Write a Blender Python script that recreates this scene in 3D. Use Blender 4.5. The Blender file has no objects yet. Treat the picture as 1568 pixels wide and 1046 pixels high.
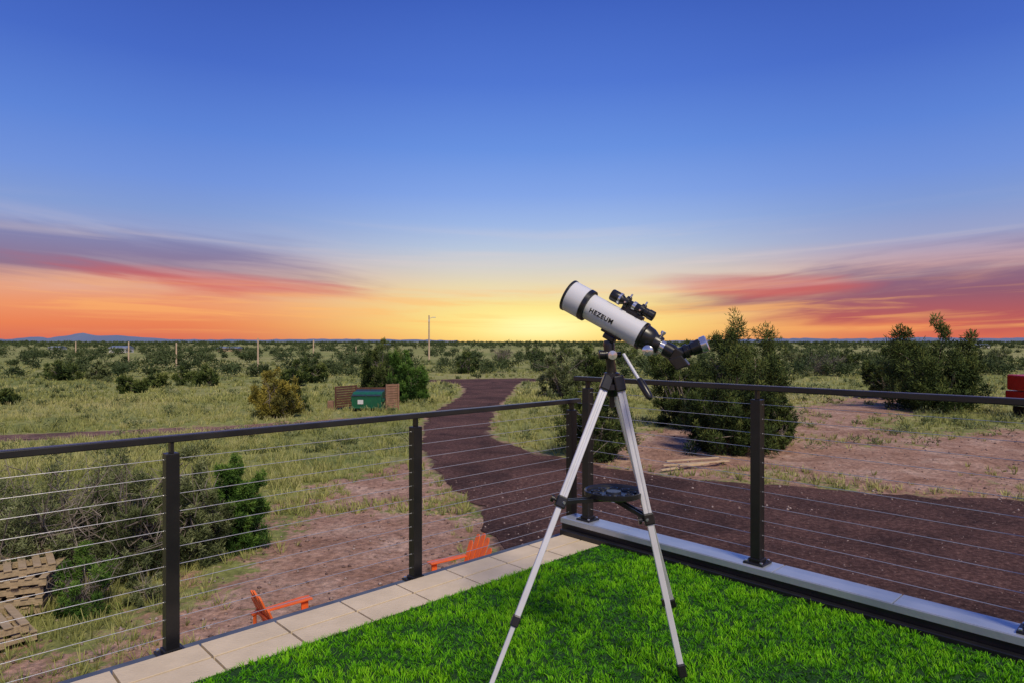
import bpy, math, numpy as np
from mathutils import Vector, Matrix, geometry
rng=np.random.default_rng(7)
F=1005.0; CZ=4.2
scene=bpy.context.scene
def lin(c): 
    c=c/255.0
    return c/12.92 if c<=0.04045 else ((c+0.055)/1.055)**2.4
def srgb(r,g,b): return (lin(r),lin(g),lin(b),1)
def V(x,y,zr): return Vector((x,y,CZ+zr))
def P(px,py,Y):  # photo pixel at depth Y
    return Vector(((px-784)/F*Y, Y, CZ-(py-523)/F*Y))
def G(px,py):
    Y=CZ*F/(py-523.0); return ((px-784)/F*Y, Y)

# ---------------------------------------------------------------- materials
def nodes_of(name):
    m=bpy.data.materials.new(name); m.use_nodes=True
    nt=m.node_tree; b=nt.nodes['Principled BSDF']; return m,nt,b
def simple(name,c1,c2=None,rough=.5,metal=0,scale=20,bump=0,bscale=None,spec=None,stretch=None):
    m,nt,b=nodes_of(name); n=nt.nodes; L=nt.links
    b.inputs['Roughness'].default_value=rough; b.inputs['Metallic'].default_value=metal
    if spec is not None: b.inputs['Specular IOR Level'].default_value=spec
    if c2 is None: c2=tuple(x*.8 for x in c1)
    tc=n.new('ShaderNodeTexCoord'); no=n.new('ShaderNodeTexNoise'); no.inputs['Scale'].default_value=scale; no.inputs['Detail'].default_value=6
    src=tc.outputs['Object']
    if stretch:
        mp=n.new('ShaderNodeMapping'); mp.inputs['Scale'].default_value=stretch; L.new(src,mp.inputs[0]); src=mp.outputs[0]
    L.new(src,no.inputs['Vector'])
    r=n.new('ShaderNodeValToRGB'); r.color_ramp.elements[0].position=.35; r.color_ramp.elements[1].position=.65
    r.color_ramp.elements[0].color=(*c1,1); r.color_ramp.elements[1].color=(*c2,1)
    L.new(no.outputs['Fac'],r.inputs[0]); L.new(r.outputs[0],b.inputs['Base Color'])
    if bump:
        n2=n.new('ShaderNodeTexNoise'); n2.inputs['Scale'].default_value=bscale or scale*4; n2.inputs['Detail'].default_value=5
        L.new(src,n2.inputs['Vector'])
        bp=n.new('ShaderNodeBump'); bp.inputs['Strength'].default_value=bump; bp.inputs['Distance'].default_value=.01
        L.new(n2.outputs['Fac'],bp.inputs['Height']); L.new(bp.outputs[0],b.inputs['Normal'])
    return m
def varmat(name,cols,rough=.7,spec=.25):
    """colour from per-vertex attribute 'var' through a ramp"""
    m,nt,b=nodes_of(name); n=nt.nodes; L=nt.links
    a=n.new('ShaderNodeAttribute'); a.attribute_name='var'
    r=n.new('ShaderNodeValToRGB'); e=r.color_ramp.elements
    for i,c in enumerate(cols):
        p=i/(len(cols)-1)
        if i==0: e[0].color=(*c,1)
        elif i==len(cols)-1: e[len(e)-1].color=(*c,1)
        else:
            q=e.new(p); q.color=(*c,1)
    L.new(a.outputs['Fac'],r.inputs[0]); L.new(r.outputs[0],b.inputs['Base Color'])
    b.inputs['Roughness'].default_value=rough; b.inputs['Specular IOR Level'].default_value=spec
    return m
M={}
M['black']=simple('black_powder_coat',(.010,.010,.011),(.017,.016,.016),rough=.38,scale=8,bump=.05,bscale=300)
M['rail']=simple('rail_dark_metal',(.016,.016,.018),(.028,.027,.027),rough=.32,scale=5)
M['cable']=simple('steel_cable',(.62,.62,.60),(.5,.5,.5),rough=.35,metal=.6,scale=60)
M['ledge']=simple('ledge_metal',(.36,.41,.47),(.48,.52,.57),rough=.28,metal=.4,scale=3,bump=.1,bscale=50)
M['strip']=simple('edge_membrane',(.07,.09,.125),(.11,.13,.17),rough=.6,scale=9)
M['tile']=simple('deck_tile_beige',(.76,.62,.42),(.65,.53,.355),rough=.75,scale=6,bump=.3,bscale=90,spec=.25)
M['gap']=simple('tile_gap_dark',(.02,.02,.02),(.035,.035,.03),rough=.9)
M['wallm']=simple('house_siding',(.16,.13,.11),(.2,.17,.14),rough=.7,scale=3)
M['white']=simple('telescope_white_enamel',(.74,.75,.77),(.70,.71,.74),rough=.2,scale=2)
M['tblack']=simple('telescope_black',(.012,.012,.013),(.02,.02,.02),rough=.3,scale=20)
M['glass']=simple('lens_glass',(.02,.03,.05),(.03,.03,.06),rough=.05,scale=2)
M['chrome']=simple('chrome',(.75,.76,.78),(.6,.6,.62),rough=.2,metal=.8,scale=6)
M['alu']=simple('aluminium_leg',(.74,.75,.77),(.66,.67,.69),rough=.38,metal=.25,scale=9)
M['orange']=simple('orange_plastic',(.90,.17,.03),(.78,.14,.025),rough=.45,scale=7)
M['wood']=simple('pallet_wood',(.50,.38,.23),(.33,.25,.15),rough=.85,scale=5,bump=.3,bscale=40,stretch=(1,8,8))
M['lumber']=simple('lumber',(.66,.50,.30),(.55,.40,.24),rough=.8,scale=5)
M['fence']=simple('fence_wood',(.15,.065,.04),(.085,.04,.025),rough=.8,scale=4,bump=.2)
M['fence2']=simple('fence_wood_light',(.32,.18,.115),(.23,.13,.08),rough=.8,scale=4,bump=.2)
M['green']=simple('dumpster_green',(.010,.13,.06),(.015,.10,.055),rough=.45,scale=5)
M['lid']=simple('dumpster_lid',(.03,.05,.045),(.02,.03,.03),rough=.5,scale=5)
M['label']=simple('label_white',(.7,.7,.7),(.6,.6,.6),rough=.6)
M['pole']=simple('pole_wood',(.62,.48,.33),(.52,.39,.26),rough=.85,scale=3)
M['red']=simple('red_car_paint',(.60,.025,.015),(.5,.02,.015),rough=.25)
M['tyre']=simple('tyre_rubber',(.015,.015,.015),(.025,.025,.025),rough=.8)
M['dglass']=simple('dark_glass',(.02,.025,.03),(.03,.03,.035),rough=.08)
M['bark']=simple('bark',(.30,.26,.21),(.17,.14,.11),rough=.9,scale=14,bump=.4)
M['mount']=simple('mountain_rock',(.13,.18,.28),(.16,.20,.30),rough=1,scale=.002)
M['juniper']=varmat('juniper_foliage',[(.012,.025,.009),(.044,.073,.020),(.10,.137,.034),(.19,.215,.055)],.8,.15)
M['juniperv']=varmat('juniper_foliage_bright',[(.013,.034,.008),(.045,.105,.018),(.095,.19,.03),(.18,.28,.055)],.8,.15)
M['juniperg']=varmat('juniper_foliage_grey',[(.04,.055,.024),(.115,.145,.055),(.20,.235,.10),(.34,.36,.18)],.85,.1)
M['juniperd']=varmat('juniper_foliage_hazed',[(.024,.04,.020),(.048,.074,.030),(.085,.115,.045),(.14,.17,.07)],.85,.1)  # distance haze put into the leaf colours: darks lifted, range narrowed
M['junipery']=varmat('foliage_yellow',[(.06,.065,.015),(.17,.16,.028),(.31,.26,.04),(.46,.37,.07)],.75)
M['grassf']=varmat('field_grass',[(.13,.15,.07),(.22,.25,.08),(.34,.35,.11),(.46,.435,.17),(.56,.50,.27)],.85,.1)
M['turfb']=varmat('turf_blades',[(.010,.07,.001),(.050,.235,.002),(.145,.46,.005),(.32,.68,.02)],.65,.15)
M['turfbase']=simple('turf_backing',(.008,.040,.003),(.014,.06,.005),rough=.9,scale=60)
M['stone']=varmat('stones',[(.06,.04,.04),(.14,.09,.08),(.26,.18,.15),(.42,.34,.30)],.9)
def roadmat(name,k=(1,1,1)):
    m,nt,b=nodes_of(name); n=nt.nodes; L=nt.links
    tc=n.new('ShaderNodeTexCoord')
    a=n.new('ShaderNodeTexNoise'); a.inputs['Scale'].default_value=.4; a.inputs['Detail'].default_value=7; a.inputs['Distortion'].default_value=.8; a.inputs['Roughness'].default_value=.65
    c=n.new('ShaderNodeTexNoise'); c.inputs['Scale'].default_value=9; c.inputs['Detail'].default_value=8; c.inputs['Roughness'].default_value=.85
    for q_ in (a,c): L.new(tc.outputs['Object'],q_.inputs['Vector'])
    r=n.new('ShaderNodeValToRGB'); e=r.color_ramp.elements
    e[0].position=.34; e[0].color=(.034*k[0],.019*k[1],.017*k[2],1); e[1].position=.68; e[1].color=(.235*k[0],.145*k[1],.12*k[2],1)
    q=e.new(.5); q.color=(.092*k[0],.052*k[1],.045*k[2],1)
    L.new(c.outputs['Fac'],r.inputs[0])
    r2=n.new('ShaderNodeValToRGB'); r2.color_ramp.elements[0].position=.36; r2.color_ramp.elements[1].position=.64
    r2.color_ramp.elements[0].color=(.66,.65,.66,1); r2.color_ramp.elements[1].color=(1.5,1.38,1.3,1)
    L.new(a.outputs['Fac'],r2.inputs[0])
    mx=n.new('ShaderNodeMix'); mx.data_type='RGBA'; mx.blend_type='MULTIPLY'; mx.inputs[0].default_value=1
    L.new(r.outputs[0],mx.inputs[6]); L.new(r2.outputs[0],mx.inputs[7]); L.new(mx.outputs[2],b.inputs['Base Color'])
    bp=n.new('ShaderNodeBump'); bp.inputs['Strength'].default_value=1; bp.inputs['Distance'].default_value=.05
    L.new(c.outputs['Fac'],bp.inputs['Height']); L.new(bp.outputs[0],b.inputs['Normal'])
    b.inputs['Roughness'].default_value=.95; b.inputs['Specular IOR Level'].default_value=.1
    return m
M['road']=roadmat('cinder_road'); M['road2']=roadmat('dirt_track',(2.0,2.2,2.1))
def groundmat():
    m,nt,b=nodes_of('prairie_ground'); n=nt.nodes; L=nt.links
    tc=n.new('ShaderNodeTexCoord')
    def noise(s,d=6,ro=.6):
        k=n.new('ShaderNodeTexNoise'); k.inputs['Scale'].default_value=s; k.inputs['Detail'].default_value=d; k.inputs['Roughness'].default_value=ro
        L.new(tc.outputs['Object'],k.inputs['Vector']); return k.outputs['Fac']
    def ramp(src,stops):
        r=n.new('ShaderNodeValToRGB'); e=r.color_ramp.elements
        e[0].position=stops[0][0]; e[0].color=(*stops[0][1],1); e[1].position=stops[-1][0]; e[1].color=(*stops[-1][1],1)
        for p,c in stops[1:-1]:
            q=e.new(p); q.color=(*c,1)
        L.new(src,r.inputs[0]); return r.outputs[0]
    def mix(f,a,bb,bt='MIX'):
        x=n.new('ShaderNodeMix'); x.data_type='RGBA'; x.blend_type=bt
        if isinstance(f,float): x.inputs[0].default_value=f
        else: L.new(f,x.inputs[0])
        L.new(a,x.inputs[6]); L.new(bb,x.inputs[7]); return x.outputs[2]
    def math_(op,a,bb=None,clamp=False):
        x=n.new('ShaderNodeMath'); x.operation=op; x.use_clamp=clamp
        for i,v in enumerate((a,bb)):
            if v is None: continue
            if isinstance(v,(int,float)): x.inputs[i].default_value=v
            else: L.new(v,x.inputs[i])
        return x.outputs[0]
    g_big=ramp(noise(.022,5),[(.38,(.17,.23,.06)),(.5,(.30,.33,.105)),(.60,(.46,.43,.19))])
    g_mid=ramp(noise(.35,6,.7),[(.35,(.16,.19,.065)),(.5,(.31,.325,.11)),(.68,(.50,.45,.22))])
    g=mix(.5,g_big,g_mid)
    g_f=ramp(noise(4,6,.75),[(.3,(.40,.40,.40)),(.7,(1.45,1.4,1.35))])
    g=mix(1.0,g,g_f,'MULTIPLY')
    d1=ramp(noise(.6,6,.7),[(.3,(.28,.155,.10)),(.5,(.43,.26,.18)),(.7,(.60,.42,.31))])
    d2=ramp(noise(7,7,.8),[(.35,(.45,.45,.45)),(.65,(1.4,1.4,1.4))])
    d=mix(1.0,d1,d2,'MULTIPLY')
    at=n.new('ShaderNodeAttribute'); at.attribute_name='dirt'
    f=math_('ADD',at.outputs['Fac'],math_('MULTIPLY',math_('SUBTRACT',noise(.9,6,.7),.5),2.3))
    f=math_('ADD',f,math_('MULTIPLY',math_('SUBTRACT',noise(7,4,.7),.5),.9))
    mr=n.new('ShaderNodeMapRange'); mr.interpolation_type='SMOOTHSTEP'; L.new(f,mr.inputs[0]); mr.inputs[1].default_value=.38; mr.inputs[2].default_value=.66
    c=mix(mr.outputs[0],g,d)
    ar=n.new('ShaderNodeAttribute'); ar.attribute_name='roadedge'
    f2=math_('ADD',ar.outputs['Fac'],math_('MULTIPLY',math_('SUBTRACT',noise(2.5,6,.75),.5),1.5))
    mr2=n.new('ShaderNodeMapRange'); mr2.interpolation_type='SMOOTHSTEP'; L.new(f2,mr2.inputs[0]); mr2.inputs[1].default_value=.45; mr2.inputs[2].default_value=.8
    rc=ramp(noise(9,6,.8),[(.34,(.04,.022,.02)),(.68,(.22,.14,.115))])
    c=mix(mr2.outputs[0],c,rc)
    L.new(c,b.inputs['Base Color'])
    bp=n.new('ShaderNodeBump'); bp.inputs['Strength'].default_value=.9; bp.inputs['Distance'].default_value=.08
    L.new(noise(5,7,.7),bp.inputs['Height']); L.new(bp.outputs[0],b.inputs['Normal'])
    b.inputs['Roughness'].default_value=1; b.inputs['Specular IOR Level'].default_value=.1
    return m
M['ground']=groundmat()

# ---------------------------------------------------------------- mesh helpers
def link(o): scene.collection.objects.link(o); return o
def npmesh(name,verts,faces,mats,var=None,midx=None,smooth=False,attrs=None):
    verts=np.asarray(verts,dtype=np.float32); faces=np.asarray(faces,dtype=np.int32)
    k=faces.shape[1]; me=bpy.data.meshes.new(name)
    me.vertices.add(len(verts)); me.vertices.foreach_set('co',verts.ravel())
    me.loops.add(faces.size); me.loops.foreach_set('vertex_index',faces.ravel())
    me.polygons.add(len(faces)); me.polygons.foreach_set('loop_start',np.arange(0,faces.size,k,dtype=np.int32))
    for m in mats: me.materials.append(m)
    if midx is not None: me.polygons.foreach_set('material_index',np.asarray(midx,dtype=np.int32))
    me.update(calc_edges=True)
    if smooth: me.polygons.foreach_set('use_smooth',np.ones(len(faces),dtype=bool))
    A=dict(attrs or {})
    if var is not None: A['var']=var
    for an,av in A.items():
        a=me.attributes.new(an,'FLOAT','POINT'); a.data.foreach_set('value',np.asarray(av,dtype=np.float32))
    o=bpy.data.objects.new(name,me); return link(o)
def empty(name,loc):
    o=bpy.data.objects.new(name,None); o.location=loc; o.empty_display_size=.2; return link(o)
def par(o,p):
    if p is not None:
        o.parent=p; o.matrix_parent_inverse=Matrix.Translation(p.location).inverted()
    return o
def frame(d,up=Vector((0,0,1))):
    d=Vector(d).normalized()
    if abs(d.dot(up))>.98: up=Vector((0,1,0))
    x=d.cross(up).normalized(); y=x.cross(d).normalized(); return x,y,d
def pymesh(name,v,f,mat,parent=None,smooth=False,bevel=0):
    me=bpy.data.meshes.new(name); me.from_pydata([tuple(a) for a in v],[],f); me.materials.append(mat)
    if smooth:
        me.polygons.foreach_set('use_smooth',[True]*len(me.polygons)); me.update()
        me.set_sharp_from_angle(angle=math.radians(35))
    o=link(bpy.data.objects.new(name,me))
    if bevel:
        b=o.modifiers.new('bev','BEVEL'); b.width=bevel; b.segments=2; b.limit_method='ANGLE'
    return par(o,parent)
def boxv(c,sz,ax):
    c=Vector(c); v=[]
    for i in (-.5,.5):
        for j in (-.5,.5):
            for k in (-.5,.5): v.append(c+ax[0]*sz[0]*i+ax[1]*sz[1]*j+ax[2]*sz[2]*k)
    return v,[(0,1,3,2),(4,6,7,5),(0,4,5,1),(2,3,7,6),(0,2,6,4),(1,5,7,3)]
WX=(Vector((1,0,0)),Vector((0,1,0)),Vector((0,0,1)))
def box(name,c,sz,mat,parent=None,ax=WX,bevel=0):
    v,f=boxv(c,sz,ax); return pymesh(name,v,f,mat,parent,bevel=bevel)
def boxes(name,lst,mat,parent=None,bevel=0):
    V_=[];F_=[]
    for c,sz,ax in lst:
        v,f=boxv(c,sz,ax); b=len(V_); V_+=v; F_+=[tuple(i+b for i in q) for q in f]
    return pymesh(name,V_,F_,mat,parent,bevel=bevel)
def beam(name,p0,p1,w,d,mat,parent=None,bevel=0,up=Vector((0,0,1))):
    p0=Vector(p0);p1=Vector(p1); x,y,z=frame(p1-p0,up)
    return box(name,(p0+p1)/2,(w,d,(p1-p0).length),mat,parent,(x,y,z),bevel)
def lathe(name,o,d,prof,mat,parent=None,n=40,smooth=True):
    o=Vector(o); x,y,z=frame(d); v=[];f=[]
    for t,r in prof:
        for i in range(n):
            a=2*math.pi*i/n; v.append(o+z*t+x*(r*math.cos(a))+y*(r*math.sin(a)))
    for j in range(len(prof)-1):
        for i in range(n):
            a=j*n+i;b=j*n+(i+1)%n; f.append((a,b,b+n,a+n))
    if prof[0][1]>0: f.append(tuple(range(n))[::-1])
    if prof[-1][1]>0: f.append(tuple((len(prof)-1)*n+i for i in range(n)))
    return pymesh(name,v,f,mat,parent,smooth)
def rod(name,p0,p1,r,mat,parent=None,n=12):
    p0=Vector(p0);p1=Vector(p1); return lathe(name,p0,p1-p0,[(0,r),((p1-p0).length,r)],mat,parent,n)
_T={}
def vnoise(x,y,s,seed=0):
    if seed not in _T: _T[seed]=np.random.default_rng(seed).random((256,256))
    T=_T[seed]; x=x/s+1000; y=y/s+1000
    xi=np.floor(x).astype(int); yi=np.floor(y).astype(int); fx=x-xi; fy=y-yi
    fx=fx*fx*(3-2*fx); fy=fy*fy*(3-2*fy); g=lambda a,b: T[a%256,b%256]
    return (g(xi,yi)*(1-fx)*(1-fy)+g(xi+1,yi)*fx*(1-fy)+g(xi,yi+1)*(1-fx)*fy+g(xi+1,yi+1)*fx*fy)
def sdf(x,y,poly):
    """positive inside"""
    p=np.array(poly); n=len(p); ins=np.zeros(x.shape,bool); d=np.full(x.shape,1e18)
    for i in range(n):
        a=p[i];b=p[(i+1)%n]; e=b-a
        t=np.clip(((x-a[0])*e[0]+(y-a[1])*e[1])/(e@e+1e-9),0,1)
        d=np.minimum(d,(x-a[0]-t*e[0])**2+(y-a[1]-t*e[1])**2)
        c=((a[1]>y)!=(b[1]>y)); xx=a[0]+(y-a[1])*(e[0])/(e[1] if abs(e[1])>1e-9 else 1e-9)
        ins^=(c&(x<xx))
    d=np.sqrt(d)
    return np.where(ins,d,-d)

# ---------------------------------------------------------------- terrain
road1=[G(*p) for p in [(1568,772),(1300,752),(1150,741),(1000,728),(930,716),(870,704),(800,690),(752,672),(745,655),(752,635),(768,615),(783,600),(788,590),(800,584),(870,581),(870,579.5),(740,580),(640,581),(640,583.5),(700,586),(713,592),(712,602),(692,617),(664,632),(648,650),(648,690),(665,720),(700,750),(745,785),(758,830),(765,900),(775,1100)]]
road1+= [(-.0,4.5),(9.8,3),(45,2),(45,14)]
road2=[G(*p) for p in [(668,630),(400,651),(200,658),(0,667),(-500,685),(-500,698),(0,676),(200,665),(400,657),(660,637)]]
def smoothpoly(p,it=1):
    for _ in range(it):
        q=[]
        for i in range(len(p)):
            a=np.array(p[i]);b=np.array(p[(i+1)%len(p)]); q+= [tuple(a*.75+b*.25),tuple(a*.25+b*.75)]
        p=q
    return p
road1=smoothpoly(road1,2); road2=smoothpoly(road2)
dirtA=[G(*p) for p in [(650,695),(600,712),(500,738),(420,775),(345,850),(250,940),(120,985),(-100,1010),(-100,1300),(760,1300),(762,840),(755,790),(700,752),(668,722)]]
dirtB=[G(*p) for p in [(860,712),(900,690),(960,662),(1020,655),(1210,650),(1222,618),(1330,604),(1480,606),(1400,632),(1330,650),(1420,668),(1568,655),(1800,655),(1800,790),(1568,775),(1150,745),(1000,730)]]
def masks(x,y):
    r=np.maximum(sdf(x,y,road1),sdf(x,y,road2)); 
    dA=sdf(x,y,dirtA); dB=sdf(x,y,dirtB)
    d=np.maximum(dA/1.2,dB/2.0); d=np.clip(.5+.5*d,0,1)
    d=np.maximum(d, np.clip(.55+r/2.2,0,.62))
    d=d*(1-.3*np.clip((dB>0)*(vnoise(x,y,4,3)-.45)*4,0,1))
    d=d*(1-.28*np.clip((dA>0)*(vnoise(x,y,1.7,4)-.5)*4,0,1))
    return r,d
def axis(lo,hi,st,far,neg=True):
    a=list(np.arange(lo,hi,st)); s=st; x=hi
    while x<far: a.append(x); s*=1.13; x+=s
    a.append(far)
    if neg:
        b=[]; s=st; x=lo-st
        while x>-far: b.append(x); s*=1.13; x-=s
        b.append(-far); a=b[::-1]+a
    return np.array(a)
xs=axis(-30,34,.34,9000); ys=axis(3,56,.34,9000)
XX,YY=np.meshgrid(xs,ys); X=XX.ravel();Y=YY.ravel()
r,d=masks(X,Y)
def ground_h(X,Y,r):
    k=np.clip((-r-.1)/1.5,0,1)
    near=(vnoise(X,Y,1.1,11)-.5)*.10+(vnoise(X,Y,.5,12)-.5)*.05+(vnoise(X,Y,5,13)-.5)*.2
    farz=np.clip((np.hypot(X,Y)-60)/250,0,1)*((vnoise(X,Y,120,14)-.5)*2.6+(vnoise(X,Y,45,15)-.5)*1.0)
    return near*k+farz
Zg=ground_h(X,Y,r)
nx=len(xs);ny=len(ys); idx=np.arange(nx*ny).reshape(ny,nx)
fc=np.stack([idx[:-1,:-1],idx[:-1,1:],idx[1:,1:],idx[1:,:-1]],-1).reshape(-1,4)
npmesh('ground',np.stack([X,Y,Zg],1),fc,[M['ground']],smooth=True,attrs={'dirt':d,'roadedge':np.clip(.62+r/1.0,0,1)})
def gz(x,y):
    x=np.atleast_1d(np.array(x,float));y=np.atleast_1d(np.array(y,float)); return ground_h(x,y,np.maximum(sdf(x,y,road1),sdf(x,y,road2)))
def roadobj(name,poly,z,mat):
    pts=[]
    for i in range(len(poly)):
        a=np.array(poly[i]);b=np.array(poly[(i+1)%len(poly)]); L_=np.linalg.norm(b-a); k=max(1,int(L_/.2))
        k=min(k,80)
        for j in range(k): pts.append(a+(b-a)*j/k)
    pts=np.array(pts); pts=pts+np.stack([(vnoise(pts[:,0],pts[:,1],.5,5)-.5)*.5+(vnoise(pts[:,0],pts[:,1],1.6,8)-.5)*.4,(vnoise(pts[:,0],pts[:,1],.5,6)-.5)*.5+(vnoise(pts[:,0],pts[:,1],1.6,9)-.5)*.4],1)
    vs=[Vector((p[0],p[1],z)) for p in pts]; tri=geometry.tessellate_polygon([vs])
    me=bpy.data.meshes.new(name); me.from_pydata([tuple(v) for v in vs],[],[tuple(t) for t in tri]); me.materials.append(mat)
    o=link(bpy.data.objects.new(name,me))
    import bmesh; bm=bmesh.new(); bm.from_mesh(me)
    for f in bm.faces:
        if f.normal.z<0: f.normal_flip()
    bm.to_mesh(me); return o
roadobj('dirt_driveway',road1,.016,M['road'])
roadobj('dirt_road',road2,.012,M['road2'])

def blades(pos,h,w,lean,ang,var,tipvar=.15):
    N=len(pos); dx=np.cos(ang);dy=np.sin(ang); fa=rng.random(N)*2*np.pi
    sx=np.cos(fa)*w/2; sy=np.sin(fa)*w/2; z0=np.zeros(N)
    tip=pos+np.stack([dx*lean,dy*lean,h],1)
    a=pos-np.stack([sx,sy,z0],1); b=pos+np.stack([sx,sy,z0],1)
    c=tip+np.stack([sx,sy,z0],1)*.3; e=tip-np.stack([sx,sy,z0],1)*.3
    v=np.stack([a,b,c,e],1).reshape(-1,3); f=np.arange(4*N).reshape(-1,4)
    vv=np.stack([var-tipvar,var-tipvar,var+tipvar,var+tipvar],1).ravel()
    return v,f,np.clip(vv,0,1)
def field(n,y0,y1,hs,ws,nb,name,pw=1.5):
    yy=y0+(y1-y0)*rng.random(n)**pw; xx=(rng.random(n)*2-1)*(yy*.92+2)
    r,dd=masks(xx,yy)
    keep=(r<-.25)&(rng.random(n)>dd*1.12-.12)&(vnoise(xx,yy,2.2,21)*.6+vnoise(xx,yy,.8,22)*.4+rng.random(n)*.35>.46)
    xx=xx[keep];yy=yy[keep]; z=ground_h(xx,yy,r[keep]); dk=dd[keep]; n=len(xx)
    hh=hs*(.45+.9*rng.random(n))*(1-.5*np.clip(dk,0,1))
    kind=vnoise(xx,yy,6,23)*.5+vnoise(xx,yy,1.6,24)*.3+rng.random(n)*.3
    I=np.repeat(np.arange(n),nb); N=len(I)
    an=rng.random(N)*2*np.pi; rad=rng.random(N)*hh[I]*.35
    pos=np.stack([xx[I]+np.cos(an)*rad,yy[I]+np.sin(an)*rad,z[I]-.02],1)
    v,f,va=blades(pos,hh[I]*(.6+.5*rng.random(N)),ws*(.6+.8*rng.random(N)),hh[I]*(.15+.55*rng.random(N)),an,np.clip(kind[I]*.9+(rng.random(N)-.5)*.25,0,1))
    return v,f,va
def merge(parts):
    vs=[];fs=[];va=[];o=0
    for v,f,a in parts: vs.append(v);fs.append(f+o);va.append(a);o+=len(v)
    return np.concatenate(vs),np.concatenate(fs),np.concatenate(va)
v,f,a=merge([field(10000,7,22,.26,.014,14,''),field(17000,16,50,.30,.028,11,''),field(12000,45,130,.34,.08,6,'')])
npmesh('field_grass',v,f,[M['grassf']],var=a)

def stones(n,reg,smin,smax):
    xx=reg[0]+(reg[1]-reg[0])*rng.random(n); yy=reg[2]+(reg[3]-reg[2])*rng.random(n)**1.3
    z=gz(xx,yy)+.012; s=smin+(smax-smin)*rng.random(n)**3
    base=np.array([[1,0,0],[0,1,0],[-1,0,0],[0,-1,0],[0,0,.8],[0,0,-.6]],float)
    R=rng.random((n,6,3))*.5+.75
    v=(base[None]*R*s[:,None,None]); an=rng.random(n)*6.28
    c,s_=np.cos(an),np.sin(an); vx=v[:,:,0]*c[:,None]-v[:,:,1]*s_[:,None]; vy=v[:,:,0]*s_[:,None]+v[:,:,1]*c[:,None]
    v=np.stack([vx+xx[:,None],vy+yy[:,None],v[:,:,2]+z[:,None]],2).reshape(-1,3)
    t=np.array([[0,1,4],[1,2,4],[2,3,4],[3,0,4],[1,0,5],[2,1,5],[3,2,5],[0,3,5]])
    f=(t[None]+(np.arange(n)*6)[:,None,None]).reshape(-1,3)
    return v,f,np.repeat(.25+.75*rng.random(n)**1.2,6)
v,f,a=merge([stones(3000,(-9,1,6,20),.006,.045),stones(9000,(-1,16,6,20),.006,.024),stones(1500,(2,28,16,34),.015,.06)])
npmesh('gravel_stones',v,f,[M['stone']],var=a)

# ---------------------------------------------------------------- trees
def tubeq(pts,rad,n=6):
    pts=[Vector(p) for p in pts]; v=[];f=[]
    for i,p in enumerate(pts):
        d=(pts[min(i+1,len(pts)-1)]-pts[max(i-1,0)]); x,y,_=frame(d if d.length>0 else Vector((0,0,1)))
        for k in range(n):
            a=2*math.pi*k/n; v.append(p+(x*math.cos(a)+y*math.sin(a))*rad[i])
    for j in range(len(pts)-1):
        for k in range(n):
            a=j*n+k;b=j*n+(k+1)%n; f.append((a,b,b+n,a+n))
    return np.array([tuple(q) for q in v]),np.array(f)
def leaves(cent,rad,nper,L,var,upb=.5):
    n=len(cent); I=np.repeat(np.arange(n),nper); N=len(I)
    dr=rng.normal(size=(N,3)); dr/=np.linalg.norm(dr,axis=1)[:,None]
    rr=rng.random(N)**.5
    p=cent[I]+dr*rr[:,None]*rad[I]
    ax=dr*.8+rng.normal(size=(N,3))*.55+np.array([0,0,upb]); ax/=np.linalg.norm(ax,axis=1)[:,None]
    sd=np.cross(ax,rng.normal(size=(N,3))); sd/=np.linalg.norm(sd,axis=1)[:,None]+1e-9
    l=L*(.5+rng.random(N)); w=l*.28
    a=p-sd*w[:,None]*.5; b=p+sd*w[:,None]*.5; c=p+ax*l[:,None]+sd*w[:,None]*.2; e=p+ax*l[:,None]-sd*w[:,None]*.2
    v=np.stack([a,b,c,e],1).reshape(-1,3); f=np.arange(4*N).reshape(-1,4)
    vv=var[I]+(rng.random(N)-.5)*.35+(dr[:,2]*rr)*.25  # upper side of each clump tinted lighter, light painted in
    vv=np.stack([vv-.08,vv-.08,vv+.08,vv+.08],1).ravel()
    return v,f,np.clip(vv,0,1)
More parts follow.
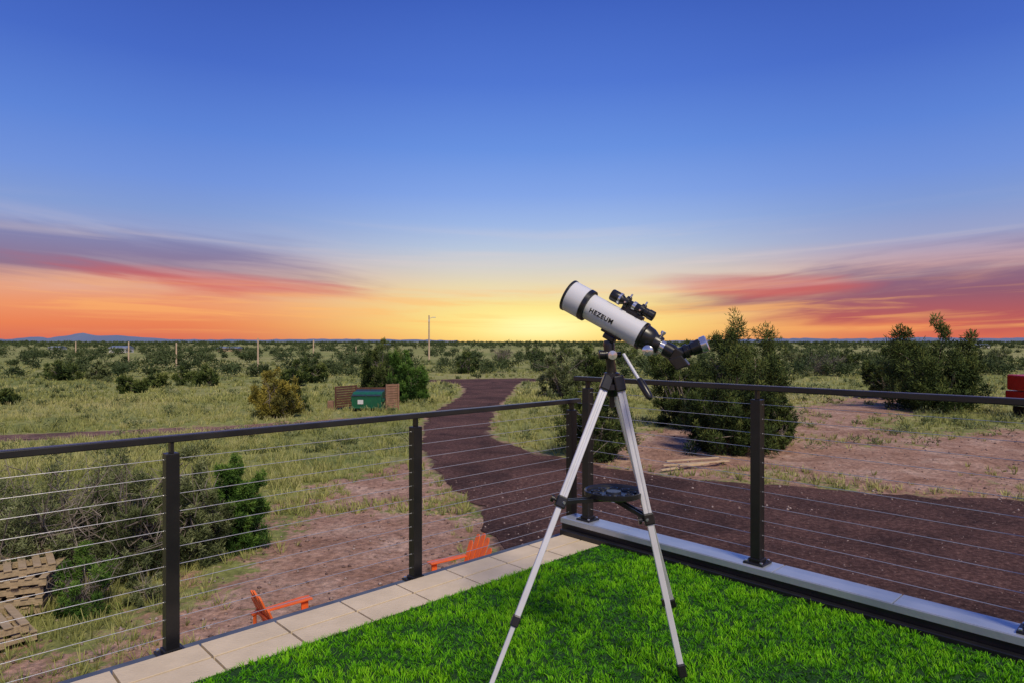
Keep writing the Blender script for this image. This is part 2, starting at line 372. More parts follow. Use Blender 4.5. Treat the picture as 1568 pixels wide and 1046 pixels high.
def tree(name,x,y,w,h,mat,ncl=80,nper=220,L=.09,bare=0,crown0=.06,ragged=.35,lean=0,bias=0):
    z0=float(gz(x,y)[0])-.05
    cs=[];rs=[]
    nb_=5+int(rng.random()*3); subs=[]
    for i in range(nb_):
        th=i*6.283/nb_+rng.random()*.8; q=.20+.16*rng.random()
        subs.append((math.cos(th)*w*q,math.sin(th)*w*q,.46+.46*rng.random(),w*(.13+.09*rng.random())))
    subs.append((rng.normal()*.05*w,rng.normal()*.05*w,1.0,w*.17))
    while len(cs)<ncl:
        if rng.random()<.76:
            sx_,sy_,sh,sr_=subs[rng.integers(0,len(subs))]
            u=crown0+(1-crown0)*rng.random(); th=rng.random()*6.28
            prof=1.15*(1-u)**.55 if u>.35 else 1.0
            rr=sr_*prof*(1.15-.2*ragged)*rng.random()**.5
            cs.append(np.array([x+sx_*(.6+.5*u)+rr*math.cos(th)+lean*u,y+sy_*(.6+.5*u)+rr*math.sin(th),z0+u*sh*h*.96]))
        else:
            th=rng.random()*6.28; u=crown0+(.58-crown0)*rng.random(); rr=w*.42*rng.random()**.5*(1-.3*u)
            cs.append(np.array([x+rr*math.cos(th),y+rr*math.sin(th),z0+u*h]))
        k=w*(.032+.050*rng.random()); rs.append([k,k,k*(1.0+.8*rng.random())])
    cs=np.array(cs);rs=np.array(rs)
    var=.42+bias+.30*(rng.random(len(cs))-.5)*2+.32*((cs[:,2]-z0)/h-.5)  # leaf colour lightens towards the crown top, light from above painted in
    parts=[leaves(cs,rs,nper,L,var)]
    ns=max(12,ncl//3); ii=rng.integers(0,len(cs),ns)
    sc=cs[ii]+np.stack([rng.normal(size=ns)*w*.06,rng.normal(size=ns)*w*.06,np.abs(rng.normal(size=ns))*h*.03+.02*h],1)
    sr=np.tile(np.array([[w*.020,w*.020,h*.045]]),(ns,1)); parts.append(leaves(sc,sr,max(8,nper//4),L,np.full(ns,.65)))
    lv=merge(parts); tv=[];tf=[];o=0
    nst=3+int(rng.random()*3)
    limbs=[]
    for s in range(nst):
        th=s*6.28/nst+rng.random(); e=np.array([x+math.cos(th)*w*.2,y+math.sin(th)*w*.2,z0+h*(.40+.25*rng.random())])
        pts=[];n_=6
        for i in range(n_):
            q=i/(n_-1); pts.append(np.array([x+(e[0]-x)*q**.8,y+(e[1]-y)*q**.8,z0+(e[2]-z0)*q])+ (rng.normal(size=3)*.025*w*(q>0)))
        r0=.028*h; limbs.append((pts,[r0*(1-.8*i/(n_-1)) for i in range(n_)]))
    nb=min(len(cs),40)
    for i in rng.choice(len(cs),nb,replace=False):
        pp,rd=limbs[rng.integers(0,nst)]; k=rng.integers(1,5); a=pp[k]; b=cs[i]; mid=(a+b)/2+rng.normal(size=3)*.05*w+np.array([0,0,-.02*h])
        limbs.append(([a,mid,b],[rd[k]*.5,rd[k]*.3,.004*h]))
    for i in range(bare):
        th=rng.random()*6.28; rr=w/2*(.5+.5*rng.random()); b=np.array([x+rr*math.cos(th),y+rr*math.sin(th),z0+h*(.3+.6*rng.random())])
        a=np.array([x,y,z0+.1*h])+rng.normal(size=3)*.06*w; mid=a*.5+b*.5+rng.normal(size=3)*.06*w
        limbs.append(([a,mid,b],[.009*h,.006*h,.002*h]))
        for _ in range(3):
            q=rng.random(); s0=mid*(1-q)+b*q; limbs.append(([s0,s0+rng.normal(size=3)*.06*w,s0+rng.normal(size=3)*.08*w+np.array([0,0,.05*h])],[.004*h,.003*h,.0015*h]))
    for pts,rd in limbs:
        v,f=tubeq(pts,rd,5); tv.append(v);tf.append(f+o);o+=len(v)
    tv=np.concatenate(tv);tf=np.concatenate(tf)
    V_=np.concatenate([tv,lv[0]]);F_=np.concatenate([tf,lv[1]+len(tv)])
    va=np.concatenate([np.zeros(len(tv)),lv[2]]); mi=np.concatenate([np.zeros(len(tf)),np.ones(len(lv[1]))])
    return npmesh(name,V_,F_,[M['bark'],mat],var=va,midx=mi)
def T(name,cx,basey,wpx,hpx,mat,**k):
    x,y=G(cx,basey); return tree(name,x,y,wpx/F*y,hpx/F*y,mat,**k)
J='juniper_tree'
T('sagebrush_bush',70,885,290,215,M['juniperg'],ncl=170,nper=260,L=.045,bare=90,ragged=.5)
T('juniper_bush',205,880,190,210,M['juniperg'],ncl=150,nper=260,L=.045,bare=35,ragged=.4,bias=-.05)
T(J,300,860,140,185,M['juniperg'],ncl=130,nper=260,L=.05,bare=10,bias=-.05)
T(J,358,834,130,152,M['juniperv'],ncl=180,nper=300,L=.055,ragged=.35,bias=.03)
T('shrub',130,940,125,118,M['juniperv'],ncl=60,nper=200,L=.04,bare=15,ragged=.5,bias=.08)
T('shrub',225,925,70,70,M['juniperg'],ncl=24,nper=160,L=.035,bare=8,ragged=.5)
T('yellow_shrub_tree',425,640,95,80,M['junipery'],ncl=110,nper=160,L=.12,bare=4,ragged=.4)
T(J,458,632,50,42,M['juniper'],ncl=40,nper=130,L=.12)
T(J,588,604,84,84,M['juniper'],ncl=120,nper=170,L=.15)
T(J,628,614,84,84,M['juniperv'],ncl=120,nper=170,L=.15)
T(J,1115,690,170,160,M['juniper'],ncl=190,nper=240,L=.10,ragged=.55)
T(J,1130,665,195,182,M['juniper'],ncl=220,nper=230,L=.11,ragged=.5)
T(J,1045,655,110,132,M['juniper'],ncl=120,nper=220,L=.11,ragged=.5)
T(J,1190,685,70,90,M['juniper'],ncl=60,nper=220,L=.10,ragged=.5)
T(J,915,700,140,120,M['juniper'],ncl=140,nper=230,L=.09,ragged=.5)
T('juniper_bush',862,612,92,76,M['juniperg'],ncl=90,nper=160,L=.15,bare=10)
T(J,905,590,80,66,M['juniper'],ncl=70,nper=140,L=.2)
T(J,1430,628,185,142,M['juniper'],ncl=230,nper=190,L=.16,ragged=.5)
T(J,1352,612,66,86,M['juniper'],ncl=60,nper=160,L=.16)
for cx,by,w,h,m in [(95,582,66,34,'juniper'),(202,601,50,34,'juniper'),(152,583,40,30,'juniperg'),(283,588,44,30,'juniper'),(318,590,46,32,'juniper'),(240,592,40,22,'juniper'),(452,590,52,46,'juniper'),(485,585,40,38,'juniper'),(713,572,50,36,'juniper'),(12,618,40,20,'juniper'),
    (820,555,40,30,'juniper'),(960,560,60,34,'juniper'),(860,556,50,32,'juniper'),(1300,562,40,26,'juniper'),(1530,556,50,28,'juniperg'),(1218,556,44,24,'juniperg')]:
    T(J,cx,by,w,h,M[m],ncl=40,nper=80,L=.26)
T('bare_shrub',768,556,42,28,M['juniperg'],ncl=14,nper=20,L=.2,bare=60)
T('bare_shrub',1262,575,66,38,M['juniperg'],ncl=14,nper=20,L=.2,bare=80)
parts=[]
n=2100; yy=78+1500*rng.random(n)**1.75; xx=(rng.random(n)*2-1)*(yy*.95)
n2=2600; y2=320+1500*rng.random(n2); x2=(rng.random(n2)*2-1)*(y2*.95)
yy=np.concatenate([yy,y2]); xx=np.concatenate([xx,x2]); tot=n+n2
zz=gz(xx,yy); msk=vnoise(xx,yy,60,31)+.4*rng.random(tot)>np.where(np.arange(tot)<n,.52,.44)
for i in range(tot):
    x,y=xx[i],yy[i]
    if not msk[i] or (abs(x+4)<9 and y<85): continue
    w=1.6+3.0*rng.random()+(2.0 if i>=n else 0); h=w*(.5+.35*rng.random()); z=zz[i]
    nc=12 if y<250 else 6; npx=24 if y<160 else (13 if y<350 else 7)
    L=.0020*y+.20
    th=rng.random(nc)*6.28; rr=rng.random(nc)**.5*w*.36; hz=rng.random(nc)
    c=np.stack([x+rr*np.cos(th),y+rr*np.sin(th),z+h*(.15+.65*hz*(1-rr/w))],1); rd=np.tile([[w*.16,w*.16,w*.15]],(nc,1))
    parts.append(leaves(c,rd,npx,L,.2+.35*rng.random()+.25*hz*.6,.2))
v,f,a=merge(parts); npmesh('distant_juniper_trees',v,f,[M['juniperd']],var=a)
parts=[]; n=1100; yy=24+110*rng.random(n)**1.3; xx=(rng.random(n)*2-1)*(yy*.9)
r_,d_=masks(xx,yy); zz=ground_h(xx,yy,r_)
for i in range(n):
    if r_[i]>-.8 or rng.random()<d_[i]*.9: continue
    s=.22+.46*rng.random(); z=zz[i]; c=np.array([[xx[i]+rng.normal()*s*.5,yy[i]+rng.normal()*s*.5,z+s*.3] for _ in range(3)])
    parts.append(leaves(c,np.tile([[s*.5,s*.5,s*.4]],(3,1)),24,.0022*yy[i]+.06,np.full(3,.10+.6*rng.random()),.5))
v,f,a=merge(parts); npmesh('sagebrush_plants',v,f,[M['juniperg']],var=a)

# mountains
def ridge(name,pts,Y0):
    v=[];f=[]
    xs_=np.linspace(pts[0][0],pts[-1][0],160); hh=np.interp(xs_,[p[0] for p in pts],[p[1] for p in pts])
    hh=hh+(vnoise(xs_,xs_*0,9,41)-.5)*1.6*(hh>1)
    for x_,h_ in zip(xs_,hh):
        X0=(x_-784)/F*Y0; v+= [(X0,Y0-300,-5),(X0,Y0,CZ+max(h_,.3)/F*Y0),(X0,Y0+300,-5)]
    for i in range(len(xs_)-1):
        a=3*i; f+=[(a,a+3,a+4,a+1),(a+1,a+4,a+5,a+2)]
    return pymesh(name,v,f,M['mount'],smooth=False)
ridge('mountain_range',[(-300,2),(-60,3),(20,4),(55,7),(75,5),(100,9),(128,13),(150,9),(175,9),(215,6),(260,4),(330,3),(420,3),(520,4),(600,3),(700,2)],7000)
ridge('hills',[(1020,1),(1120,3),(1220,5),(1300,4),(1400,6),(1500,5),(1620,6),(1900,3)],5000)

# ---------------------------------------------------------------- deck
u=Vector((.7248,.689,0)); v_=Vector((.689,-.7248,0)); K=Vector((.389,5.119,0))
AX=(-u,v_,Vector((0,0,1)))
def D(s,t,zr): return K-u*s+v_*t+Vector((0,0,CZ+zr))
deck=empty('roof_deck',D(2,2,-1.6))
def dbox(name,s0,s1,t0,t1,z0,z1,mat,parent,bevel=0):
    return box(name,D((s0+s1)/2,(t0+t1)/2,(z0+z1)/2),(s1-s0,t1-t0,z1-z0),mat,parent,AX,bevel)
dbox('slab',.10,8,.115,8,-1.85,-1.487,M['gap'],deck)
dbox('edge_strip',-.18,8,-.06,.113,-1.60,-1.51,M['strip'],deck,.004)
dbox('fascia',-.16,8,-.05,.11,-1.9,-1.602,M['black'],deck)
hb=empty('container_house',D(4,4,-4.2))
dbox('walls',.3,8,.3,8,-4.25,-1.86,M['wallm'],hb)
lst=[(D(.3+.45*i+.0,.296,-3),(.06,.02,2.3),AX) for i in range(17)]
boxes('wall_battens',lst,M['black'],hb)
TL=.372; s=.12; T0=.118; TW=.372; lst=[]
while s<7:
    dz=.002*rng.random()
    for j in range(2):
        w=TW/2
        lst.append((D(s+TL/2,T0+w*(j+.5),-1.465+dz),(TL-.011,w-.013,.03),AX))
    s+=TL
boxes('deck_tiles',lst,M['tile'],deck,bevel=.002)
led=empty('parapet_ledge',D(0,3,-1.4))
bounds=[.07,.62,1.72,2.35,3.5,5.0,6.5,8]
for a,b in zip(bounds[:-1],bounds[1:]):
    dbox('ledge_cap',-.085,.085,a+.002,b-.002,-1.36,-1.335,M['ledge'],led,.004)
dbox('ledge_drip',.086,.092,.07,8,-1.375,-1.34,M['ledge'],led)
dbox('ledge_base',-.075,.082,.075,8,-1.8,-1.361,M['black'],led)
dbox('kerb_trim',.094,.135,.10,8,-1.48,-1.412,M['black'],led,.004)
# turf : short tufted pile
turf=empty('artificial_turf',D(3,3,-1.45))
dbox('turf_backing',.137,8,.50,8,-1.482,-1.440,M['turfbase'],turf)
N=560000
s_=.14+6.0*rng.random(N); t_=.50+6.0*rng.random(N)
cell=.032
ci=np.floor(s_/cell).astype(int); cj=np.floor(t_/cell).astype(int)
R1=np.random.default_rng(3).random((512,512,4)); rc=R1[ci%512,cj%512]
cs_=(ci+.15+.7*rc[:,0])*cell; ct_=(cj+.15+.7*rc[:,1])*cell
ps=cs_+(s_-(ci+.5)*cell)*.74; pt_=ct_+(t_-(cj+.5)*cell)*.74
ps=np.maximum(ps,.14); pt_=np.maximum(pt_,.503)
bx=K.x-u.x*ps+v_.x*pt_; by=K.y-u.y*ps+v_.y*pt_
kp=(by>1.9)&(np.abs(bx)<by*.9+.4)
bx=bx[kp];by=by[kp];rc=rc[kp]; os_=(ps-cs_)[kp]; ot=(pt_-ct_)[kp]; n=len(bx); print('turf blades',n)
out_x=-u.x*os_+v_.x*ot; out_y=-u.y*os_+v_.y*ot
big=vnoise(bx,by,.10,51)*.4+vnoise(bx*.75,by*1.35,.2,53)*.45+vnoise(bx,by,.7,57)*.15
bigc=np.clip((big-.28)/.40,0,1)
ca=rc[:,2]*6.283
lx=np.cos(ca)*.009+out_x*1.0+rng.normal(size=n)*.007; ly=np.sin(ca)*.009+out_y*1.0+rng.normal(size=n)*.007
ed=np.clip(1-np.hypot(os_,ot)/(cell*.45),0,1)
h=.007+.030*(.38*rc[:,3]+.62*bigc)*(.55+.45*ed)*(.85+.3*rng.random(n))
pos=np.stack([bx,by,np.full(n,CZ-1.441)],1)
va=np.clip(.10+.28*rc[:,3]+.40*bigc+.12*ed+(rng.random(n)-.5)*.34,0,1)  # shade and highlights in the tint: hollows and tuft edges darker, tops lighter
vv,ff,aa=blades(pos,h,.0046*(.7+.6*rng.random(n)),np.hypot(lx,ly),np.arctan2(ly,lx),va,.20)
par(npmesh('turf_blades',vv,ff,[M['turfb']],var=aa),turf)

# ---------------------------------------------------------------- railings
def railing(name,posts,along,zb,ztop,r0,r1,off):
    side=Vector((-along.y,along.x,0)); ax=(along,side,Vector((0,0,1)))
    e=empty(name,posts[0]+Vector((0,0,CZ+zb)))
    body=[];plates=[];stems=[];bolts=[]
    zt=ztop-.085
    for p in posts:
        body.append((p+Vector((0,0,CZ+(zb+zt)/2)),(.062,.062,zt-zb),ax))
        plates.append((p+Vector((0,0,CZ+zb+.006)),(.125,.125,.012),ax))
        plates.append((p+Vector((0,0,CZ+zb+.022)),(.078,.078,.02),ax))
        stems.append((p+Vector((0,0,CZ+(zt+ztop-.03)/2)),(.016,.040,ztop-.03-zt),ax))
        for i in (-1,1):
            for j in (-1,1): bolts.append((p+along*.047*i+side*.047*j+Vector((0,0,CZ+zb+.017)),(.014,.014,.01),ax))
    boxes('posts',body,M['black'],e,.004); boxes('base_plates',plates,M['black'],e,.003); boxes('post_brackets',stems,M['black'],e,.002)
    boxes('anchor_bolts',bolts,M['chrome'],e,.002)
    a=posts[0]+along*r0; b=posts[0]+along*r1
    box('top_rail',(a+b)/2+Vector((0,0,CZ+ztop-.0165)),((b-a).length,.055,.033),M['rail'],e,ax,.005)
    nc=11; z=np.linspace(zb+.085,zt-.03,nc)
    for zz in z: rod('cable',a+along*.02+Vector((0,0,CZ+zz)),b-along*.02+Vector((0,0,CZ+zz)),.0016,M['cable'],e,6)
    fit=[]
    for p in posts:
        for zz in z:
            fit.append((p+Vector((0,0,CZ+zz)),(.067,.007,.007),ax))
    boxes('cable_fittings',fit,M['chrome'],e)
L1=[Vector(K-u*s) for s in (-.113,1.382,2.815,4.29,5.76)]
railing('cable_railing',L1,-u,-1.51,-.452,-.09,6.6,0)
R1_=[K+v_*t for t in (.261,1.588,2.915,4.24,5.57)]
railing('cable_railing',R1_,v_,-1.335,-.262,-.12,6.2,0)

# ---------------------------------------------------------------- telescope
tel=empty('telescope',V(.449,2.95,-.2))
d=Vector((-.80,.35,.48)).normalized(); C=V(.4286,2.95,.1115)
W,B,CH=M['white'],M['tblack'],M['chrome']
lathe('dew_shield',C,d,[(.118,.070),(.120,.0725),(.198,.0725)],W,tel,56)
lathe('dew_shield_rim',C,d,[(.1985,.0745),(.207,.0755),(.210,.0745),(.210,.066),(.16,.066)],B,tel,56)
lathe('objective_lens',C,d,[(.165,.0655),(.172,.055),(.176,.03),(.178,0)],M['glass'],tel,40)
lathe('front_ring',C,d,[(.094,.064),(.097,.0735),(.117,.0745),(.1175,.07)],B,tel,56)
lathe('main_tube',C,d,[(-.175,.0575),(-.173,.0595),(.095,.0605)],W,tel,56)
lathe('tube_end_ring',C,d,[(-.190,.056),(-.186,.0615),(-.176,.0615),(-.174,.059)],B,tel,56)
lathe('focuser_housing',C,d,[(-.270,.036),(-.265,.038),(-.240,.039),(-.235,.043),(-.218,.051),(-.191,.055)],B,tel,48)
lathe('draw_tube',C,d,[(-.312,.0265),(-.27,.0265)],CH,tel,32)
lathe('draw_tube_collar',C,d,[(-.335,.029),(-.333,.033),(-.292,.033),(-.29,.029)],B,tel,32)
xs1,ys1,_=frame(d)
up=ys1 if ys1.z>0 else -ys1
lat=xs1
if lat.y>0: lat=-lat
kc=C+d*-.245-up*.036
rod('focus_shaft',kc-lat*.085,kc+lat*.085,.006,CH,tel)
for sgn in (-1,1):
    lathe('focus_knob',kc+lat*sgn*.058,lat*sgn,[(0,.018),(.003,.023),(.022,.023),(.025,.019),(.026,0)],CH,tel,28)
lathe('lock_knob',C+d*-.255+up*.036,up,[(0,.007),(.012,.007),(.013,.011),(.024,.011),(.025,0)],CH,tel,20)
dg=C+d*-.350
box('diagonal_body',dg,(.052,.060,.056),B,tel,(lat,up,d),.008)
e_dir=(Vector((.80,-.28,.34))).normalized()
lathe('diagonal_barrel',dg,e_dir,[(.0,.026),(.035,.026),(.037,.031),(.052,.031),(.054,.026)],B,tel,28)
lathe('eyepiece_barrel',dg,e_dir,[(.052,.0245),(.066,.0245),(.068,.029),(.104,.031),(.108,.028)],B,tel,28)
lathe('eyepiece_top',dg,e_dir,[(.108,.031),(.111,.034),(.134,.034),(.137,.028),(.137,.012),(.131,0)],CH,tel,32)
wv=[]
m1=lat*.027
for q in (m1,-m1):
    wv+=[dg+q+up*.012-d*.02, dg+q-up*.032+d*.02, dg+q-up*.055-d*.035, dg+q-up*.01-d*.068]
pymesh('diagonal_mirror_housing',wv,[(0,1,2,3),(7,6,5,4),(0,4,5,1),(1,5,6,2),(2,6,7,3),(3,7,4,0)],B,tel,bevel=.004)
fo=C+up*.096+d*.004
lathe('finder_tube',fo,d,[(-.165,.016),(-.16,.020),(-.10,.020),(-.095,.017),(-.03,.017)],B,tel,28)
lathe('finder_band',fo,d,[(-.1,.0205),(-.099,.022),(-.085,.022),(-.084,.0205)],CH,tel,28)
lathe('finder_objective',fo,d,[(-.04,.0165),(-.02,.026),(.022,.0265),(.026,.024),(.026,.0)],B,tel,28)
lathe('finder_objective_band',fo,d,[(-.026,.022),(-.024,.0275),(-.015,.0275),(-.013,.024)],CH,tel,28)
lathe('finder_eyepiece',fo,d,[(-.19,.017),(-.188,.0225),(-.163,.0225),(-.161,.017)],B,tel,28)
for tt in (-.055,-.13):
    lathe('finder_ring',fo,d,[(tt-.008,.017),(tt-.008,.029),(tt+.008,.029),(tt+.008,.017)],B,tel,28)
    rod('finder_screw',fo+d*tt+lat*.027,fo+d*tt+lat*.045,.004,CH,tel)
    rod('finder_screw',fo+d*tt+up*.027-lat*.01,fo+d*tt+up*.042-lat*.016,.004,CH,tel)
box('finder_bracket',C+up*.070+d*-.09,(.024,.03,.10),B,tel,(lat,up,d),.003)
box('finder_foot',C+up*.062+d*-.11,(.040,.022,.08),B,tel,(lat,up,d),.003)
fc_=bpy.data.curves.new('lettering','FONT'); fc_.body='HEZEUM'; fc_.size=.029; fc_.extrude=.0006; fc_.space_character=1.12; fc_.align_x='CENTER'; fc_.align_y='CENTER'; fc_.offset=.0007
to=bpy.data.objects.new('lettering',fc_); link(to); fc_.materials.append(B)
nrm=(lat*1.0-up*.12).normalized(); tx=-d; ty=nrm.cross(tx).normalized()
mt=Matrix((( tx.x,ty.x,nrm.x,0),(tx.y,ty.y,nrm.y,0),(tx.z,ty.z,nrm.z,0),(0,0,0,1)))
mt.translation=C+d*.01+nrm*.0607
to.matrix_world=mt; to.parent=tel; to.matrix_parent_inverse=Matrix.Translation(tel.location).inverted()
mp=C+d*-.055-up*.06
box('dovetail',mp,(.035,.018,.10),B,tel,(lat,up,d),.004)
hub=V(.449,2.95,-.155)
box('saddle',mp-up*.018,(.05,.024,.055),B,tel,(lat,up,d),.005)
top=mp-up*.03
lathe('mount_neck',top,hub-top,[(0,.020),(.02,.026),((hub-top).length*.55,.02),((hub-top).length,.024)],B,tel,28)
lathe('tilt_axis',(top*.6+hub*.4)-Vector((.05,0,0)),(1,0,0),[(0,.014),(.004,.02),(.03,.02),(.03,.024),(.07,.024),(.07,.012),(.10,.012),(.102,0)],B,tel,28)
lathe('tilt_knob',(top*.6+hub*.4)+Vector((.0,-.02,0)),(0.1,-1,0),[(0,.014),(.02,.014),(.022,.02),(.04,.02),(.042,0)],CH,tel,24)
lathe('pan_base',hub+Vector((0,0,.02)),(0,0,-1),[(0,.022),(.005,.036),(.03,.038),(.035,.03),(.05,.030)],B,tel,32)
lathe('tripod_hub',hub+Vector((0,0,-.03)),(0,0,-1),[(0,.03),(.004,.046),(.028,.048),(.032,.04),(.06,.022),(.062,0)],B,tel,32)
lathe('centre_column',hub+Vector((0,0,-.06)),(0,0,-1),[(0,.012),(.08,.012),(.082,0)],B,tel,20)
h0=P(955,542,2.88); h1=P(978,580,2.80); h2=P(996,610,2.74)
rod('pan_handle_rod',h0,h1,.0075,M['alu'],tel); 
lathe('pan_handle_grip',h1,h2-h1,[(0,.010),(.006,.0155),(.03,.017),((h2-h1).length-.01,.0155),((h2-h1).length,.009)],B,tel,24)
feet={'R':((.475,2.915),(.72,2.77,-1.405),.481),'L':((.425,2.93),(-.114,2.548,-1.415),.404),'T':((.46,2.985),(.858,3.506,-1.405),.45)}
locks=[]
for k,(a,ft,q) in feet.items():
    A=V(a[0],a[1],-.175); Ft=V(*ft); lk=A.lerp(Ft,q); ax_=frame(Ft-A,Vector((0,-1,0)))
    box('leg_bracket',A+(Ft-A).normalized()*.01,(.046,.042,.07),B,tel,ax_,.006)
    for sg in (-1,1):
        beam('leg_upper',A+ax_[0]*.0105*sg,lk+ax_[0]*.0105*sg,.0145,.018,M['alu'],tel,.003,Vector((0,-1,0)))
    beam('leg_upper_web',A,lk,.010,.012,M['alu'],tel,.001,Vector((0,-1,0)))
    dirn=(Ft-A).normalized()
    box('leg_lock',lk,(.046,.036,.05),B,tel,ax_,.006)
    lathe('leg_lock_knob',lk+ax_[0]*.02,ax_[0],[(0,.006),(.012,.006),(.013,.015),(.026,.015),(.027,0)],B,tel,20)
    q2=.763 if k=='L' else .985
    if k=='L':
        m2=A.lerp(Ft,q2)
        beam('leg_lower',lk,m2,.025,.018,M['alu'],tel,.003,Vector((0,-1,0)))
        box('leg_lock',m2,(.034,.03,.045),B,tel,ax_,.005)
        beam('leg_tip_section',m2,Ft-dirn*.03,.019,.015,M['alu'],tel,.003,Vector((0,-1,0)))
    else:
        beam('leg_lower',lk,Ft-dirn*.03,.026,.018,M['alu'],tel,.003,Vector((0,-1,0)))
        m2=A.lerp(Ft,.76); box('leg_stop',m2+ax_[0]*.016,(.012,.02,.03),B,tel,ax_,.003)
    box('leg_foot',Ft-dirn*.02,(.036,.034,.055),B,tel,ax_,.006)
    locks.append(lk)
tc_=V(.452,2.92,-.683)
lathe('accessory_tray',tc_,(0,0,1),[(0,.02),(0,.122),(.004,.130),(.024,.130),(.026,.127),(.022,.120),(.010,.116),(.009,.035),(.02,.032),(.02,0)],B,tel,48)
for i in range(9):
    a=i*6.283/9; lathe('tray_ring',tc_+Vector((math.cos(a)*.082,math.sin(a)*.082,.010)),(0,0,1),[(0,.012),(.006,.014),(.007,.019),(0,.021)],M['tblack'],tel,16)
for lk in locks:
    dd=(tc_-lk); dd.z=0; dd.normalize(); s0=Vector((-dd.y,dd.x,0))*.016
    for sg in (-1,1): beam('spreader_arm',lk+s0*sg*.8,tc_+s0*sg-Vector((0,0,.012)),.008,.016,B,tel)
    rod('spreader_pin',lk-s0*1.6,lk+s0*1.6,.006,CH,tel)

# ---------------------------------------------------------------- chairs
def adirondack(x,y,fx,fy):
    z0=float(gz(x,y)[0]); f=Vector((fx,fy,0)).normalized(); l=Vector((-f.y,f.x,0)); U=Vector((0,0,1)); o=Vector((x,y,z0))
    e=empty('adirondack_chair',o); O=M['orange']; ax=(f,l,U)
    def pt(a,b,c): return o+f*a+l*b+U*c
    for s in (-1,1):
        box('front_leg',pt(.33,.30*s,.28),(.10,.03,.56),O,e,ax,.005)
        beam('seat_stringer',pt(.36,.265*s,.35),pt(-.52,.265*s,.05),.03,.11,O,e,.005)
        w1,w2=.075,.045; a=[pt(.42,.31*s-w1,.585),pt(.42,.31*s+w1,.585),pt(.30,.31*s+w1+.01,.585),pt(-.40,.31*s+w2,.565),pt(-.40,.31*s-w2,.565),pt(.30,.31*s-w1,.585)]
        vv=a+[q-U*.025 for q in a]; n=6
        fs=[tuple(range(n)),tuple(range(2*n-1,n-1,-1))]+[(i,i+n,(i+1)%n+n,(i+1)%n) for i in range(n)]
        pymesh('armrest',vv,fs,O,e,bevel=.005)
        beam('rear_arm_support',pt(-.36,.27*s,.10),pt(-.36,.29*s,.56),.04,.03,O,e,.004)
    sl=(pt(-.52,0,.05)-pt(.36,0,.35)).normalized(); nr=l.cross(sl).normalized()
    if nr.z<0: nr=-nr
    for i in range(7):
        c=pt(.36,0,.35)+sl*(.03+.09*i)+nr*.067; box('seat_slat',c,(.08,.56,.022),O,e,(sl,l,nr),.004)
    bd=(Vector(-f*.42+U)).normalized(); bn=l.cross(bd).normalized()
    for i in range(5):
        k=i-2; H=.82-.045*k*k; b0=pt(-.16,.102*k,.22); spread=l*(k*.035)
        dirb=(bd*H+spread).normalized()
        wv=[];W2=.050
        for q,ww in ((0,.040),(.75*H,W2),(.93*H,W2*.9),(.985*H,W2*.55),(H,W2*.2)):
            wv+=[b0+dirb*q-l*ww+bn*.011,b0+dirb*q+l*ww+bn*.011,b0+dirb*q+l*ww-bn*.011,b0+dirb*q-l*ww-bn*.011]
        fs=[(3,2,1,0)]
        for j in range(4):
            for m in range(4): fs.append((4*j+m,4*j+(m+1)%4,4*j+4+(m+1)%4,4*j+4+m))
        fs.append((16,17,18,19)); pymesh('back_slat',wv,fs,O,e)
    box('back_brace',pt(-.16,0,.22)+bd*.42-bn*.026*(1 if bn.dot(f)>0 else -1),(.52,.06,.025),O,e,(l,bd,bn),.004)
adirondack(-.84,10.80,-.78,-.62)
adirondack(-2.95,8.72,.76,.65)

# ---------------------------------------------------------------- pallets / lumber
def pallet_stack(x,y,n,rot,jit=.06):
    e=empty('wooden_pallet_stack',(x,y,0)); 
    for k in range(n):
        a=rot+rng.normal()*jit; A=(Vector((math.cos(a),math.sin(a),0)),Vector((-math.sin(a),math.cos(a),0)),Vector((0,0,1)))
        o=Vector((x+rng.normal()*.04,y+rng.normal()*.04,.03+k*.145)); l=[]
        for j in range(3): l.append((o+A[1]*(-.46+.46*j)+A[2]*.065,(1.2,.04,.09),A))
        for j in range(7): l.append((o+A[0]*(-.55+1.1*j/6)+A[2]*.12,(.10,1.0,.018),A))
        for j in range(4): l.append((o+A[0]*(-.55+1.1*j/3)+A[2]*.01,(.10,1.0,.018),A))
        boxes('pallet',l,M['wood'],e,.002)
x,y=G(-35,985); pallet_stack(x,y-.1,2,.9)
x,y=G(-12,945); pallet_stack(x,y+.3,5,.45)
e=empty('lumber_pile',(6.1,22,0))
for i,(p0,p1) in enumerate([((1012,722),(1110,708)),((1015,716),(1116,710)),((1020,711),(1100,706)),((1040,719),(1085,716))]):
    a=G(*p0);b=G(*p1); beam('plank',(a[0],a[1],.06+.03*i),(b[0],b[1],.08+.03*i),.10,.035,M['lumber'],e)

